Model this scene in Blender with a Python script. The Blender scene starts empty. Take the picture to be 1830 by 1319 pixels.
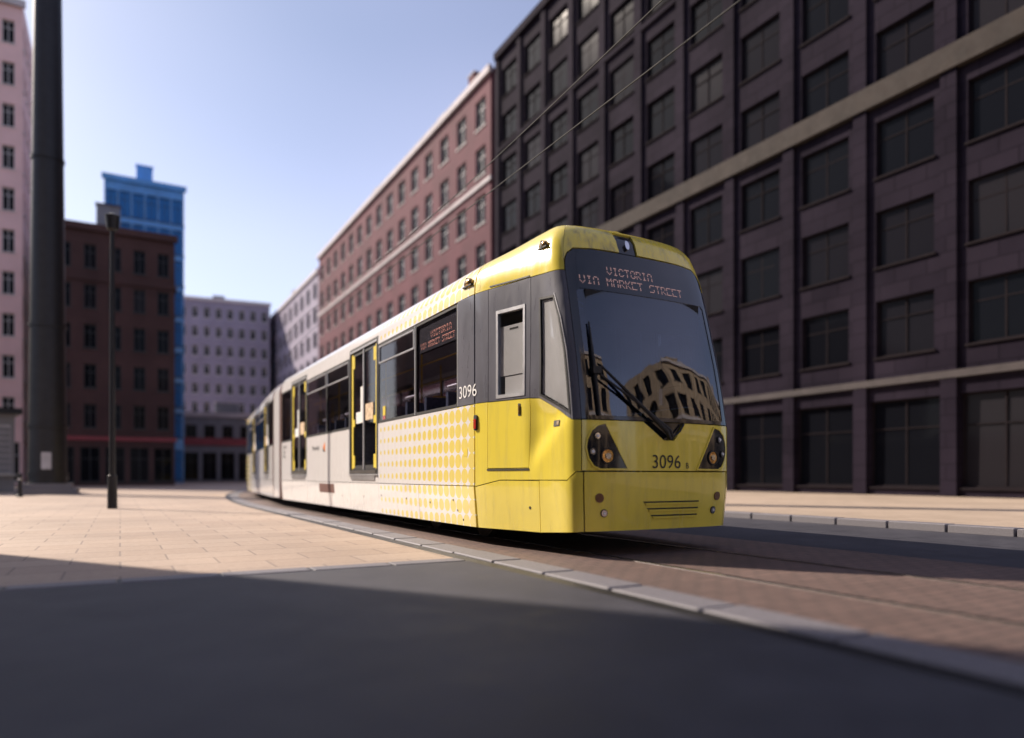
import bpy, bmesh, math, random
import numpy as np
from mathutils import Matrix, Vector
random.seed(7)
R = math.radians
scene = bpy.context.scene
C = scene.collection

# ------------------------------------------------------------------ camera
YAW = math.atan(700 / 1260)
cam_d = bpy.data.cameras.new('camera'); cam = bpy.data.objects.new('camera', cam_d); C.objects.link(cam)
cam.location = (0, 0, 0.9); cam.rotation_euler = (R(90), 0, -YAW)
cam_d.sensor_width = 36; cam_d.lens = 36 * 1260 / 1830; cam_d.shift_y = 0.1041
cam_d.clip_end = 3000; cam_d.clip_start = 0.05
cam_d.dof.use_dof = True; cam_d.dof.focus_distance = 9.4; cam_d.dof.aperture_fstop = 0.32
scene.camera = cam

# ------------------------------------------------------------------ sky, sun, exposure
SUN_DIR = (0.55, -0.835)            # horizontal travel of the light
SUN_EL = 36
w = bpy.data.worlds.new('World'); scene.world = w; w.use_nodes = True
nt = w.node_tree; nt.nodes.clear()
sky = nt.nodes.new('ShaderNodeTexSky'); sky.sky_type = 'NISHITA'; sky.sun_disc = False
sky.sun_elevation = R(SUN_EL); sky.sun_rotation = math.atan2(-SUN_DIR[0], -SUN_DIR[1])
sky.air_density = 1.0; sky.dust_density = 1.5; sky.ozone_density = 3.0; sky.altitude = 50
bg = nt.nodes.new('ShaderNodeBackground'); bg.inputs['Strength'].default_value = 0.09
wo = nt.nodes.new('ShaderNodeOutputWorld')
gcl = nt.nodes.new('ShaderNodeTexCoord'); gmp = nt.nodes.new('ShaderNodeMapping'); gmp.inputs['Scale'].default_value = (.8, 1.2, 2.0); gmp.inputs['Rotation'].default_value = (0, 0, .5)
gno = nt.nodes.new('ShaderNodeTexNoise'); gno.inputs['Scale'].default_value = 1.0; gno.inputs['Detail'].default_value = 2.5; gno.inputs['Roughness'].default_value = .45
grm = nt.nodes.new('ShaderNodeValToRGB'); grm.color_ramp.elements[0].position = .2; grm.color_ramp.elements[1].position = .9
grm.color_ramp.elements[0].color = (0, 0, 0, 1); grm.color_ramp.elements[1].color = (4.6, 3.9, 5.0, 1)
gad = nt.nodes.new('ShaderNodeMix'); gad.data_type = 'RGBA'; gad.blend_type = 'ADD'; gad.inputs[0].default_value = 1      # thin high cloud over the whole sky
nt.links.new(gcl.outputs['Generated'], gmp.inputs[0]); nt.links.new(gmp.outputs[0], gno.inputs['Vector']); nt.links.new(gno.outputs['Fac'], grm.inputs[0])
nt.links.new(sky.outputs[0], gad.inputs[6]); nt.links.new(grm.outputs[0], gad.inputs[7]); nt.links.new(gad.outputs[2], bg.inputs[0]); nt.links.new(bg.outputs[0], wo.inputs[0])
sl = bpy.data.lights.new('sun', 'SUN'); sun = bpy.data.objects.new('sun', sl); C.objects.link(sun)
sl.energy = 5.0; sl.angle = R(0.5); sl.color = (1.0, 0.87, 0.74)
sd = Vector((SUN_DIR[0] * math.cos(R(SUN_EL)), SUN_DIR[1] * math.cos(R(SUN_EL)), -math.sin(R(SUN_EL))))
sun.rotation_euler = sd.to_track_quat('-Z', 'Y').to_euler()
vs = scene.view_settings
vs.view_transform = 'Standard'; vs.look = 'None'; vs.exposure = 0.5; vs.gamma = 1.0
vs.use_curve_mapping = False
scene.render.engine = 'CYCLES'
scene.cycles.max_bounces = 8; scene.cycles.transparent_max_bounces = 24

# ------------------------------------------------------------------ material helpers
def new_mat(name):
    m = bpy.data.materials.new(name); m.use_nodes = True
    b = m.node_tree.nodes['Principled BSDF']
    return m, m.node_tree, b
def node(t, k, **kw):
    n = t.nodes.new(k)
    for a, v in kw.items(): setattr(n, a, v)
    return n
def mathn(t, op, a, b=None, c=None):
    n = t.nodes.new('ShaderNodeMath'); n.operation = op
    for i, v in enumerate((a, b, c)):
        if v is None: continue
        if isinstance(v, (int, float)): n.inputs[i].default_value = v
        else: t.links.new(v, n.inputs[i])
    return n.outputs[0]
def mixc(t, fac, a, b, blend='MIX'):
    n = t.nodes.new('ShaderNodeMix'); n.data_type = 'RGBA'; n.blend_type = blend
    if isinstance(fac, (int, float)): n.inputs[0].default_value = fac
    else: t.links.new(fac, n.inputs[0])
    for i, v in ((6, a), (7, b)):
        if isinstance(v, tuple): n.inputs[i].default_value = (*v[:3], 1)
        else: t.links.new(v, n.inputs[i])
    return n.outputs[2]
def coords(t, scale=(1, 1, 1), world=False):
    if world:
        src = t.nodes.new('ShaderNodeNewGeometry').outputs['Position']
    else:
        src = t.nodes.new('ShaderNodeTexCoord').outputs['Object']
    mp = t.nodes.new('ShaderNodeMapping'); mp.inputs['Scale'].default_value = scale
    t.links.new(src, mp.inputs[0]); return mp.outputs[0]
def noise(t, vec, scale, detail=4, rough=.55):
    n = t.nodes.new('ShaderNodeTexNoise'); n.inputs['Scale'].default_value = scale
    n.inputs['Detail'].default_value = detail; n.inputs['Roughness'].default_value = rough
    t.links.new(vec, n.inputs['Vector']); return n.outputs['Fac']
def ramp(t, fac, lo, hi, a=(0, 0, 0), b=(1, 1, 1)):
    n = t.nodes.new('ShaderNodeValToRGB'); n.color_ramp.elements[0].position = lo; n.color_ramp.elements[1].position = hi
    n.color_ramp.elements[0].color = (*a, 1); n.color_ramp.elements[1].color = (*b, 1)
    t.links.new(fac, n.inputs[0]); return n.outputs[0]
def bump(t, b, h, strength=.3, dist=.01):
    n = t.nodes.new('ShaderNodeBump'); n.inputs['Strength'].default_value = strength; n.inputs['Distance'].default_value = dist
    t.links.new(h, n.inputs['Height']); t.links.new(n.outputs[0], b.inputs['Normal'])

def simple(name, col, rough=.5, metal=0., var=.12, nscale=3., coat=0., spec=.5, bstr=0., stretch=(1, 1, 1), rvar=.1):
    m, t, b = new_mat(name)
    v = coords(t, stretch)
    n = noise(t, v, nscale, 6)
    lo = tuple(c * (1 - var) for c in col); hi = tuple(min(1, c * (1 + var)) for c in col)
    t.links.new(ramp(t, n, .3, .7, lo, hi), b.inputs['Base Color'])
    n2 = noise(t, v, nscale * 4.3, 4)
    t.links.new(mathn(t, 'MULTIPLY_ADD', n2, rvar * 2, max(.02, rough - rvar)), b.inputs['Roughness'])
    b.inputs['Metallic'].default_value = metal; b.inputs['Specular IOR Level'].default_value = spec
    b.inputs['Coat Weight'].default_value = coat; b.inputs['Coat Roughness'].default_value = .06
    if bstr: bump(t, b, n2, bstr, .01)
    return m

def paint(name, col, col2=None, dots=False, grime=.35):
    """vehicle enamel with grime streaks; optional halftone of discs growing towards the cab"""
    m, t, b = new_mat(name)
    src = t.nodes.new('ShaderNodeTexCoord').outputs['Object']
    sep = t.nodes.new('ShaderNodeSeparateXYZ'); t.links.new(src, sep.inputs[0])
    yv, zv = sep.outputs[1], sep.outputs[2]
    base = col
    if dots:
        fy = mathn(t, 'SUBTRACT', mathn(t, 'FRACT', mathn(t, 'MULTIPLY', yv, 1 / .205)), .5)
        fz = mathn(t, 'SUBTRACT', mathn(t, 'FRACT', mathn(t, 'MULTIPLY', mathn(t, 'ADD', zv, .03), 1 / .205)), .5)
        r = mathn(t, 'SQRT', mathn(t, 'ADD', mathn(t, 'MULTIPLY', fy, fy), mathn(t, 'MULTIPLY', fz, fz)))
        rad = mathn(t, 'MULTIPLY_ADD', yv, -.088, .70)
        rad = mathn(t, 'MAXIMUM', mathn(t, 'MINIMUM', rad, .53), .0)
        msk = mathn(t, 'GREATER_THAN', rad, r)
        base = mixc(t, msk, col, col2)
    # soft vertical streaks + general unevenness
    st = noise(t, coords(t, (3.5, 3.5, .5)), 3.0, 6, .6)
    big = noise(t, coords(t, (.6, .6, 1.2)), 2.0, 4)
    low = mathn(t, 'SUBTRACT', 1.0, mathn(t, 'MULTIPLY', zv, .8))       # road dirt near the skirt
    low = mathn(t, 'MAXIMUM', mathn(t, 'MULTIPLY', low, .8), .0)
    g = mathn(t, 'MULTIPLY', ramp(t, st, .48, .8), grime)
    g = mathn(t, 'ADD', g, mathn(t, 'MULTIPLY', mathn(t, 'MULTIPLY', low, ramp(t, big, .3, .75)), grime))
    g = mathn(t, 'MINIMUM', g, .75)
    colr = mixc(t, g, base, (.16, .135, .10))
    t.links.new(colr, b.inputs['Base Color'])
    b.inputs['Specular IOR Level'].default_value = .5
    t.links.new(mathn(t, 'MULTIPLY_ADD', g, .45, .22), b.inputs['Roughness'])
    b.inputs['Coat Weight'].default_value = .6; b.inputs['Coat Roughness'].default_value = .025
    wob = noise(t, coords(t, (1, 1, 1)), 1.7, 2)
    bump(t, b, wob, .12, .03)
    return m

def glass(name, tint, ior=1.5, rough=.0, wobble=.0):
    """thin pane: tinted see-through plus mirror by Fresnel"""
    m = bpy.data.materials.new(name); m.use_nodes = True; t = m.node_tree; t.nodes.clear()
    o = t.nodes.new('ShaderNodeOutputMaterial')
    tr = t.nodes.new('ShaderNodeBsdfTransparent'); tr.inputs[0].default_value = (*tint, 1)
    gl = t.nodes.new('ShaderNodeBsdfGlossy'); gl.inputs['Roughness'].default_value = rough + .015
    fr = t.nodes.new('ShaderNodeFresnel')
    bf = t.nodes.new('ShaderNodeNewGeometry').outputs['Backfacing']     # same reflectance from both faces of a thin pane
    t.links.new(mathn(t, 'MULTIPLY_ADD', bf, 1 / ior - ior, ior), fr.inputs['IOR'])
    mx = t.nodes.new('ShaderNodeMixShader')
    if wobble:
        n = noise(t, coords(t, (1, 1, 1)), 1.6, 2); bp = t.nodes.new('ShaderNodeBump')
        bp.inputs['Strength'].default_value = wobble; bp.inputs['Distance'].default_value = .02
        t.links.new(n, bp.inputs['Height']); t.links.new(bp.outputs[0], gl.inputs['Normal'])
    t.links.new(fr.outputs[0], mx.inputs[0]); t.links.new(tr.outputs[0], mx.inputs[1]); t.links.new(gl.outputs[0], mx.inputs[2])
    t.links.new(mx.outputs[0], o.inputs[0]); return m
def emis(name, col, strength):
    m, t, b = new_mat(name)
    b.inputs['Base Color'].default_value = (*[c * .3 for c in col], 1)
    b.inputs['Emission Color'].default_value = (*col, 1); b.inputs['Emission Strength'].default_value = strength
    return m

def slabs(name, c1, c2, mortar, bw, bh, scale=1., rough=.75, bstr=.5, rot=0., msize=.012, stain=.35, wet=0.):
    m, t, b = new_mat(name)
    src = t.nodes.new('ShaderNodeNewGeometry').outputs['Position']
    mp = t.nodes.new('ShaderNodeMapping'); mp.inputs['Rotation'].default_value = (0, 0, rot)
    t.links.new(src, mp.inputs[0])
    br = t.nodes.new('ShaderNodeTexBrick'); br.inputs['Scale'].default_value = scale
    br.inputs['Brick Width'].default_value = bw; br.inputs['Row Height'].default_value = bh
    br.inputs['Mortar Size'].default_value = msize; br.inputs['Mortar Smooth'].default_value = .2
    br.inputs['Color1'].default_value = (*c1, 1); br.inputs['Color2'].default_value = (*c2, 1); br.inputs['Mortar'].default_value = (*mortar, 1)
    t.links.new(mp.outputs[0], br.inputs['Vector'])
    n1 = noise(t, mp.outputs[0], .35, 5); n2 = noise(t, mp.outputs[0], 14, 8, .7)
    col = mixc(t, stain, br.outputs['Color'], ramp(t, n1, .25, .75, tuple(c * .45 for c in c1), tuple(min(1, c * 1.35) for c in c2)))
    col = mixc(t, .35, col, ramp(t, n2, .3, .7, (.25, .25, .25), (.8, .8, .8)), 'SOFT_LIGHT')
    t.links.new(col, b.inputs['Base Color'])
    t.links.new(mathn(t, 'MULTIPLY_ADD', n1, .3, rough - .15), b.inputs['Roughness'])
    h = mathn(t, 'ADD', mathn(t, 'MULTIPLY', br.outputs['Fac'], -1.0), mathn(t, 'MULTIPLY', n2, .5))
    bump(t, b, h, bstr, .008)
    return m

def tarmac(name):
    m, t, b = new_mat(name)
    p = t.nodes.new('ShaderNodeNewGeometry').outputs['Position']
    big = noise(t, p, .8, 6, .65); mid = noise(t, p, 3.0, 6, .65); fine = noise(t, p, 90, 3, .7)
    vo = t.nodes.new('ShaderNodeTexVoronoi'); vo.inputs['Scale'].default_value = 120; t.links.new(p, vo.inputs['Vector'])
    c = ramp(t, big, .36, .64, (.020, .020, .030), (.058, .057, .070))
    c = mixc(t, .5, c, ramp(t, mid, .3, .7, (.020, .020, .028), (.062, .060, .074)))
    c = mixc(t, ramp(t, vo.outputs['Distance'], .0, .22, (.55, .55, .55), (0, 0, 0)), c, (.10, .097, .105))
    t.links.new(c, b.inputs['Base Color'])
    t.links.new(mathn(t, 'MULTIPLY_ADD', mid, .35, .55), b.inputs['Roughness'])
    bump(t, b, mathn(t, 'ADD', fine, mathn(t, 'MULTIPLY', mid, .6)), .55, .006)
    return m
def brickm(name, c1, c2, mortar, bw=.225, bh=.075, ms=.008, spec=.3):
    m, t, b = new_mat(name)
    tc = t.nodes.new('ShaderNodeTexCoord').outputs['Object']
    sp = t.nodes.new('ShaderNodeSeparateXYZ'); t.links.new(tc, sp.inputs[0])
    cb = t.nodes.new('ShaderNodeCombineXYZ')
    t.links.new(mathn(t, 'ADD', sp.outputs[0], sp.outputs[1]), cb.inputs[0]); t.links.new(sp.outputs[2], cb.inputs[1])
    br = t.nodes.new('ShaderNodeTexBrick'); br.inputs['Scale'].default_value = 1
    br.inputs['Brick Width'].default_value = bw; br.inputs['Row Height'].default_value = bh; br.inputs['Mortar Size'].default_value = ms
    br.inputs['Color1'].default_value = (*c1, 1); br.inputs['Color2'].default_value = (*c2, 1); br.inputs['Mortar'].default_value = (*mortar, 1)
    t.links.new(cb.outputs[0], br.inputs['Vector'])
    n1 = noise(t, tc, .25, 5)
    col = mixc(t, .5, br.outputs['Color'], ramp(t, n1, .3, .7, tuple(c * .6 for c in c1), tuple(c * 1.3 for c in c2)))
    t.links.new(col, b.inputs['Base Color']); b.inputs['Roughness'].default_value = .85; b.inputs['Specular IOR Level'].default_value = spec
    bump(t, b, br.outputs['Fac'], -.4, .01)
    return m

YEL = (.88, .72, .09)
WHT = (.88, .86, .85)
M = dict(
    yellow=paint('yellow_enamel', YEL, grime=.22),
    dirty=paint('sooty_yellow_enamel', YEL, grime=.95),
    white=paint('white_enamel', WHT, grime=.22),
    dots=paint('white_enamel_with_yellow_discs', (.86, .84, .84), (.86, .70, .18), True, grime=.18),
    roofgrey=paint('roof_enamel', (.55, .54, .53), grime=.6),
    band=simple('dark_grey_enamel', (.13, .13, .155), .3, 0, .25, 2., .4, stretch=(1, 1, .3)),
    black=simple('black_gloss', (.012, .013, .017), .12, 0, .3, 2., .5),
    rubber=simple('black_rubber', (.012, .012, .013), .6),
    under=simple('underframe_black', (.010, .010, .011), .8),
    steel=simple('brushed_steel', (.55, .55, .56), .35, .9),
    alu=simple('aluminium_trim', (.58, .58, .60), .35, .6),
    doorglass=glass('door_glass', (.55, .54, .58), 1.22),
    glass=glass('tinted_glass', (.72, .71, .75), 1.2),
    wglass=glass('windscreen_glass', (.28, .36, .50), 2.05, 0, .25),
    clear=glass('lamp_glass', (.9, .9, .9)),
    blind=simple('pale_blind_and_reflection', (.72, .72, .74), .6, 0, .05),  # cab blinds, and the painted sky reflection in the quarter window
    interior=simple('interior_grey', (.42, .41, .44), .7),
    floorm=simple('interior_floor', (.16, .16, .18), .8),
    seat=simple('seat_fabric', (.10, .13, .20), .9, 0, .4, 20),
    pole=simple('yellow_handrail', (.78, .50, .04), .4),
    poster_w=simple('white_paper', (.75, .75, .73), .8, 0, .1, 25),
    poster_t=simple('tan_notice', (.62, .46, .30), .8, 0, .45, 18),
    poster_r=simple('red_notice', (.62, .10, .08), .7, 0, .4, 22),
    dyel=simple('door_edge_yellow', (.80, .62, .07), .45),
    chrome=simple('chrome', (.8, .8, .8), .12, 1.),
    redlens=simple('red_lens', (.45, .03, .02), .2, 0, .2, 30, .5),
    amber=simple('amber_reflector', (.75, .42, .15), .12, .85, .5, 25, .5),
    brownlens=simple('brown_reflector', (.16, .07, .03), .3, 0, .2, 30, .4),
    decal_k=simple('black_decal', (.015, .015, .015), .5),
    decal_w=simple('white_decal', (.82, .82, .82), .5),
    decal_o=simple('orange_decal', (.75, .20, .03), .5),
    sled=emis('side_led_dots', (1.0, .42, .28), 1.6),
    led=emis('led_dots', (1.0, .58, .54), .28),
    bellows=simple('brown_bellows', (.15, .065, .05), .8),
    rust=simple('brake_dust', (.045, .035, .03), .9),
)

# ------------------------------------------------------------------ mesh helpers
def mesh_obj(name, verts, faces, mat, parent=None, smooth=None):
    me = bpy.data.meshes.new(name); me.from_pydata([tuple(v) for v in verts], [], [tuple(f) for f in faces]); me.update()
    if mat: me.materials.append(mat)
    if smooth:
        me.polygons.foreach_set('use_smooth', [True] * len(me.polygons)); me.set_sharp_from_angle(angle=R(smooth))
    o = bpy.data.objects.new(name, me); C.objects.link(o)
    if parent: o.parent = parent
    return o
def bm_obj(name, bm, mat, parent=None, smooth=None):
    me = bpy.data.meshes.new(name); bm.to_mesh(me); bm.free()
    if mat: me.materials.append(mat)
    if smooth:
        me.polygons.foreach_set('use_smooth', [True] * len(me.polygons)); me.set_sharp_from_angle(angle=R(smooth))
    o = bpy.data.objects.new(name, me); C.objects.link(o)
    if parent: o.parent = parent
    return o
class MB:
    def __init__(s): s.v = []; s.f = []
    def box(s, x0, x1, y0, y1, z0, z1):
        i = len(s.v)
        s.v += [(x0, y0, z0), (x1, y0, z0), (x1, y1, z0), (x0, y1, z0), (x0, y0, z1), (x1, y0, z1), (x1, y1, z1), (x0, y1, z1)]
        s.f += [(i, i + 3, i + 2, i + 1), (i + 4, i + 5, i + 6, i + 7), (i, i + 1, i + 5, i + 4), (i + 1, i + 2, i + 6, i + 5), (i + 2, i + 3, i + 7, i + 6), (i + 3, i, i + 4, i + 7)]
        return s
    def tube(s, pts, rad, n=8, caps=True):
        pts = [Vector(p) for p in pts]; rings = []
        rr = rad if isinstance(rad, (list, tuple)) else [rad] * len(pts)
        for k, p in enumerate(pts):
            d = (pts[min(k + 1, len(pts) - 1)] - pts[max(k - 1, 0)]).normalized()
            a = Vector((0, 0, 1)) if abs(d.z) < .9 else Vector((1, 0, 0))
            u = d.cross(a).normalized(); v = d.cross(u)
            i = len(s.v); rings.append(i)
            s.v += [tuple(p + (u * math.cos(2 * math.pi * j / n) + v * math.sin(2 * math.pi * j / n)) * rr[k]) for j in range(n)]
        for a, b in zip(rings, rings[1:]):
            s.f += [(a + j, a + (j + 1) % n, b + (j + 1) % n, b + j) for j in range(n)]
        if caps: s.f += [tuple(rings[0] + j for j in reversed(range(n))), tuple(rings[-1] + j for j in range(n))]
        return s
    def quad(s, a, b, c, d):
        i = len(s.v); s.v += [a, b, c, d]; s.f.append((i, i + 1, i + 2, i + 3)); return s
    def build(s, name, mat, parent=None, smooth=None): return mesh_obj(name, s.v, s.f, mat, parent, smooth)
def empty(name, loc=(0, 0, 0), rz=0):
    o = bpy.data.objects.new(name, None); C.objects.link(o); o.location = loc; o.rotation_euler = (0, 0, rz); o.empty_display_size = .3
    return o
def tag(o, label, cat, group=None):
    o['label'] = label; o['category'] = cat
    if group: o['group'] = group
    return o
def struct(o): o['kind'] = 'structure'; return o

# ------------------------------------------------------------------ ground, track, kerbs
AX, NOSE = 5.47, 6.25              # tram axis and nose
TC0, TR = 20.5, 95.0                # the track runs straight to TC0, then bends right
def track(sv, off):
    """point at running length sv (from y = 0) and sideways offset off from the track axis"""
    if sv <= TC0: return (AX + off, sv)
    a = min((sv - TC0) / TR, R(38)); extra = (sv - TC0) - a * TR
    cx, cy = AX + TR, TC0
    x = cx - TR * math.cos(a) + extra * math.sin(a); y = cy + TR * math.sin(a) + extra * math.cos(a)
    return (x + off * math.cos(a), y - off * math.sin(a))
SV = [-40, -20, -8, -2] + [i * 2 for i in range(0, 10)] + [20 + i * 1.5 for i in range(0, 40)] + [90, 120, 160]
def strip(name, o0, o1, z, mat, th=0.0):
    mb = MB(); n = len(SV)
    for sv in SV:
        a, b = track(sv, o0), track(sv, o1)
        mb.v += [(a[0], a[1], z), (b[0], b[1], z)]
    mb.f += [(2 * i, 2 * i + 1, 2 * i + 3, 2 * i + 2) for i in range(n - 1)]
    if th:
        k = len(mb.v)
        mb.v += [(x, y, z - th) for x, y, _ in mb.v[:k]]
        mb.f += [(2 * i, 2 * i + 2, k + 2 * i + 2, k + 2 * i) for i in range(n - 1)]
        mb.f += [(2 * i + 1, k + 2 * i + 1, k + 2 * i + 3, 2 * i + 3) for i in range(n - 1)]
    return mb.build(name, mat)

G = dict(
    plaza=slabs('plaza_slabs', (.36, .265, .20), (.43, .33, .255), (.17, .13, .11), .9, .6, 1., .7, .4, R(0)),
    pave=slabs('pavement_slabs', (.40, .31, .23), (.46, .36, .27), (.2, .16, .13), .9, .6, 1., .7, .4, R(90)),
    setts=slabs('track_setts', (.12, .080, .068), (.17, .11, .092), (.05, .04, .035), .24, .12, 1., .7, .8, 0, .014),
    asphalt=tarmac('asphalt'),
    granite=simple('granite', (.17, .16, .175), .6, 0, .3, 60, bstr=.3),
    rail=simple('rail_steel', (.55, .53, .52), .22, 1., .2, 5),
    iron=simple('cast_iron', (.03, .03, .033), .5, .6),
)
mb = MB().quad((-700, -500, -.012), (900, -500, -.012), (900, 1200, -.012), (-700, 1200, -.012))
struct(mb.build('ground', G['asphalt']))
# plaza to the left: one sheet bounded by the track edge
pts = [track(sv, -2.28) for sv in SV]
mb = MB(); n = len(pts)
mb.v = [(-60, y, .0) for x, y in pts] + [(x, y, .0) for x, y in pts]
mb.f = [(i, n + i, n + i + 1, i + 1) for i in range(n - 1)]
struct(mb.build('plaza', G['plaza']))
struct(MB().quad((-60, -9, .004), (3.19, -9, .004), (3.19, 6.7, .004), (-60, 6.7, .004)).build('foreground_shade_sheet', G['asphalt']))  # dark asphalt sheet added to deepen the shade over the foreground paving
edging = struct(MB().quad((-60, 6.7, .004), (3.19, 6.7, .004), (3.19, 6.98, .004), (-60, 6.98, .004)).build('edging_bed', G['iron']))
struct(strip('drain_channel', -2.28, -2.10, -.004, G['iron']))
edge = struct(strip('kerb_bed', -2.10, -1.72, -.006, G['iron']))
struct(strip('track_bed', -1.72, 2.2, -.004, G['setts']))
struct(strip('road', 2.2, 6.1, -.008, G['asphalt']))
struct(strip('pavement', 6.42, 40, .10, G['pave']))
kerb2 = struct(strip('kerb_foundation', 6.1, 6.42, -.006, G['asphalt']))
def stone_mesh(L, W, H):
    bm = bmesh.new(); bmesh.ops.create_cube(bm, size=1); bmesh.ops.scale(bm, vec=(L, W, H), verts=bm.verts)
    bmesh.ops.bevel(bm, geom=bm.edges[:], offset=.012, segments=1, affect='EDGES')
    me = bpy.data.meshes.new('kerb_stone'); bm.to_mesh(me); bm.free(); me.materials.append(G['granite']); return me
s1, s2 = stone_mesh(.965, .36, .08), stone_mesh(.965, .30, .24)
for k in range(2, 62):
    for off, me, z, par in ((-1.91, s1, -.028, edge), (6.26, s2, -.005, kerb2)):
        a, b = track(k - .5, off), track(k + .5, off)
        o = bpy.data.objects.new('kerb_stone', me); C.objects.link(o); o.parent = par
        o.location = ((a[0] + b[0]) / 2, (a[1] + b[1]) / 2, z + random.uniform(-.004, .004))
        o.rotation_euler = (0, 0, math.atan2(b[1] - a[1], b[0] - a[0]) + random.uniform(-.004, .004))
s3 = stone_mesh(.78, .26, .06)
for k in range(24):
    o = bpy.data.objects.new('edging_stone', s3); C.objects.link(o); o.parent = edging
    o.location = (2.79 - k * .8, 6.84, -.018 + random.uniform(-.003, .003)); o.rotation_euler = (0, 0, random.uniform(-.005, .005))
tr_rails = []
for off in (-.7175, .7175):
    o = strip('tram_rail', off - .03, off + .03, .006, G['rail'], .03)
    tag(o, 'polished steel tram rail set in the setts, %s of the pair' % ('nearer' if off < 0 else 'farther'), 'rail', 'tram rails'); tr_rails.append(o)
    g = strip('rail_groove', off + .031, off + .075, -.001, M['under']); g.parent = o

# ------------------------------------------------------------------ tram surface
K = .095                            # half-width beyond the first survey; outlines are drawn about q = -K
_ctl = [(0, 0), (.3, .005), (.6, .021), (.84, .048), (.965, .078), (1.03, .115), (1.068, .18), (1.085, .29), (1.10, .5), (1.14, .85), (1.185, 1.2), (1.238, 1.55), (1.282, 1.83), (1.31, 2.05), (1.325, 2.35), (1.325, 2.6), (1.325, 3.2), (1.325, 16.)]
_ctl = [_ctl[0]] + [(a + K, b) for a, b in _ctl[1:]]
def _curve(p, n=14):
    out = []; Pn = [(-p[1][0], p[1][1])] + p + [p[-1]]
    for i in range(1, len(Pn) - 3):
        a, b, c, d = [np.array(v, float) for v in Pn[i - 1:i + 3]]
        l0, l1, l2 = [max(1e-6, np.linalg.norm(v)) for v in (b - a, c - b, d - c)]
        m1 = ((b - a) / l0 * l1 + (c - b) / l1 * l0) / (l0 + l1) * l1
        m2 = ((c - b) / l1 * l2 + (d - c) / l2 * l1) / (l1 + l2) * l1
        for k in range(n):
            t = k / n
            out.append((2 * t**3 - 3 * t * t + 1) * b + (t**3 - 2 * t * t + t) * m1 + (-2 * t**3 + 3 * t * t) * c + (t**3 - t * t) * m2)
    out += [np.array(p[-2], float), np.array(p[-1], float)]
    return np.array(out)
_O = _curve(_ctl)
_Q = np.concatenate([[0], np.cumsum(np.linalg.norm(np.diff(_O, axis=0), axis=1))])
def qy(y): return float(np.interp(y, _O[:, 1], _Q)) - K
def mir(a): return -a - 2 * K
RK = np.array([(0, .05), (.3, .03), (.7, 0), (1.5, 0), (2.2, .07), (3.0, .19), (3.3, .25), (3.5, .30), (3.62, .36), (3.70, .45), (3.76, .58), (3.79, .74)])
EV = np.array([(0, .045), (.25, .035), (.75, 0), (3.26, 0), (3.4, .01), (3.53, .04), (3.64, .10), (3.72, .19), (3.77, .30), (3.79, .42)])
def sst(a, b, v):
    t = np.clip((v - a) / (b - a), 0, 1); return t * t * (3 - 2 * t)
def Praw(q, z):
    a = np.abs(q); hw = np.interp(a, _Q, _O[:, 0]); y = np.interp(a, _Q, _O[:, 1])
    wn = 1 - sst(.15, 2.3, y)
    zz = z + .15 * wn * sst(3.45, 3.75, z)
    wf = 1 - sst(.10, .75, y)
    y = y + np.interp(z, RK[:, 0], RK[:, 1]) * wn + .17 * wf * sst(1.3, 3.9, z)
    hw = hw * (1 - .035 * wn * np.clip((z - 1.5) / 1.75, 0, 1))
    hw = hw - np.interp(z, EV[:, 0], EV[:, 1]) * np.minimum(1, hw)
    # pressed hollow in the cab flank, bounded by a diagonal crease
    dx, dz = 1.65 - 1.154, 1.06 - 1.475; L = math.hypot(dx, dz)
    a = a - K
    dist = ((z - 1.475) * dx - (a - 1.154) * dz) / L
    dent = .05 * sst(0, .30, dist) * sst(1.98, 1.72, a) * sst(1.08, 1.2, a) * (1 - sst(1.45, 1.75, z + (a - 1.1) * -.25))
    hw = hw - dent
    return np.stack([-np.copysign(hw, q), y, zz], -1)
def Pv(q, z, off=0.):
    q = np.asarray(q, float) + K; z = np.asarray(z, float)
    p = Praw(q, z)
    du = Praw(q + .012, z) - Praw(q - .012, z); dz = Praw(q, z + .012) - Praw(q, z - .012)
    n = np.cross(dz, du); n /= np.linalg.norm(n, axis=-1, keepdims=True)
    return p + n * (off[..., None] if isinstance(off, np.ndarray) else off)
def P1(q, z, off=0.): return Vector(Pv(np.array([q]), np.array([z]), off)[0])

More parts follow.
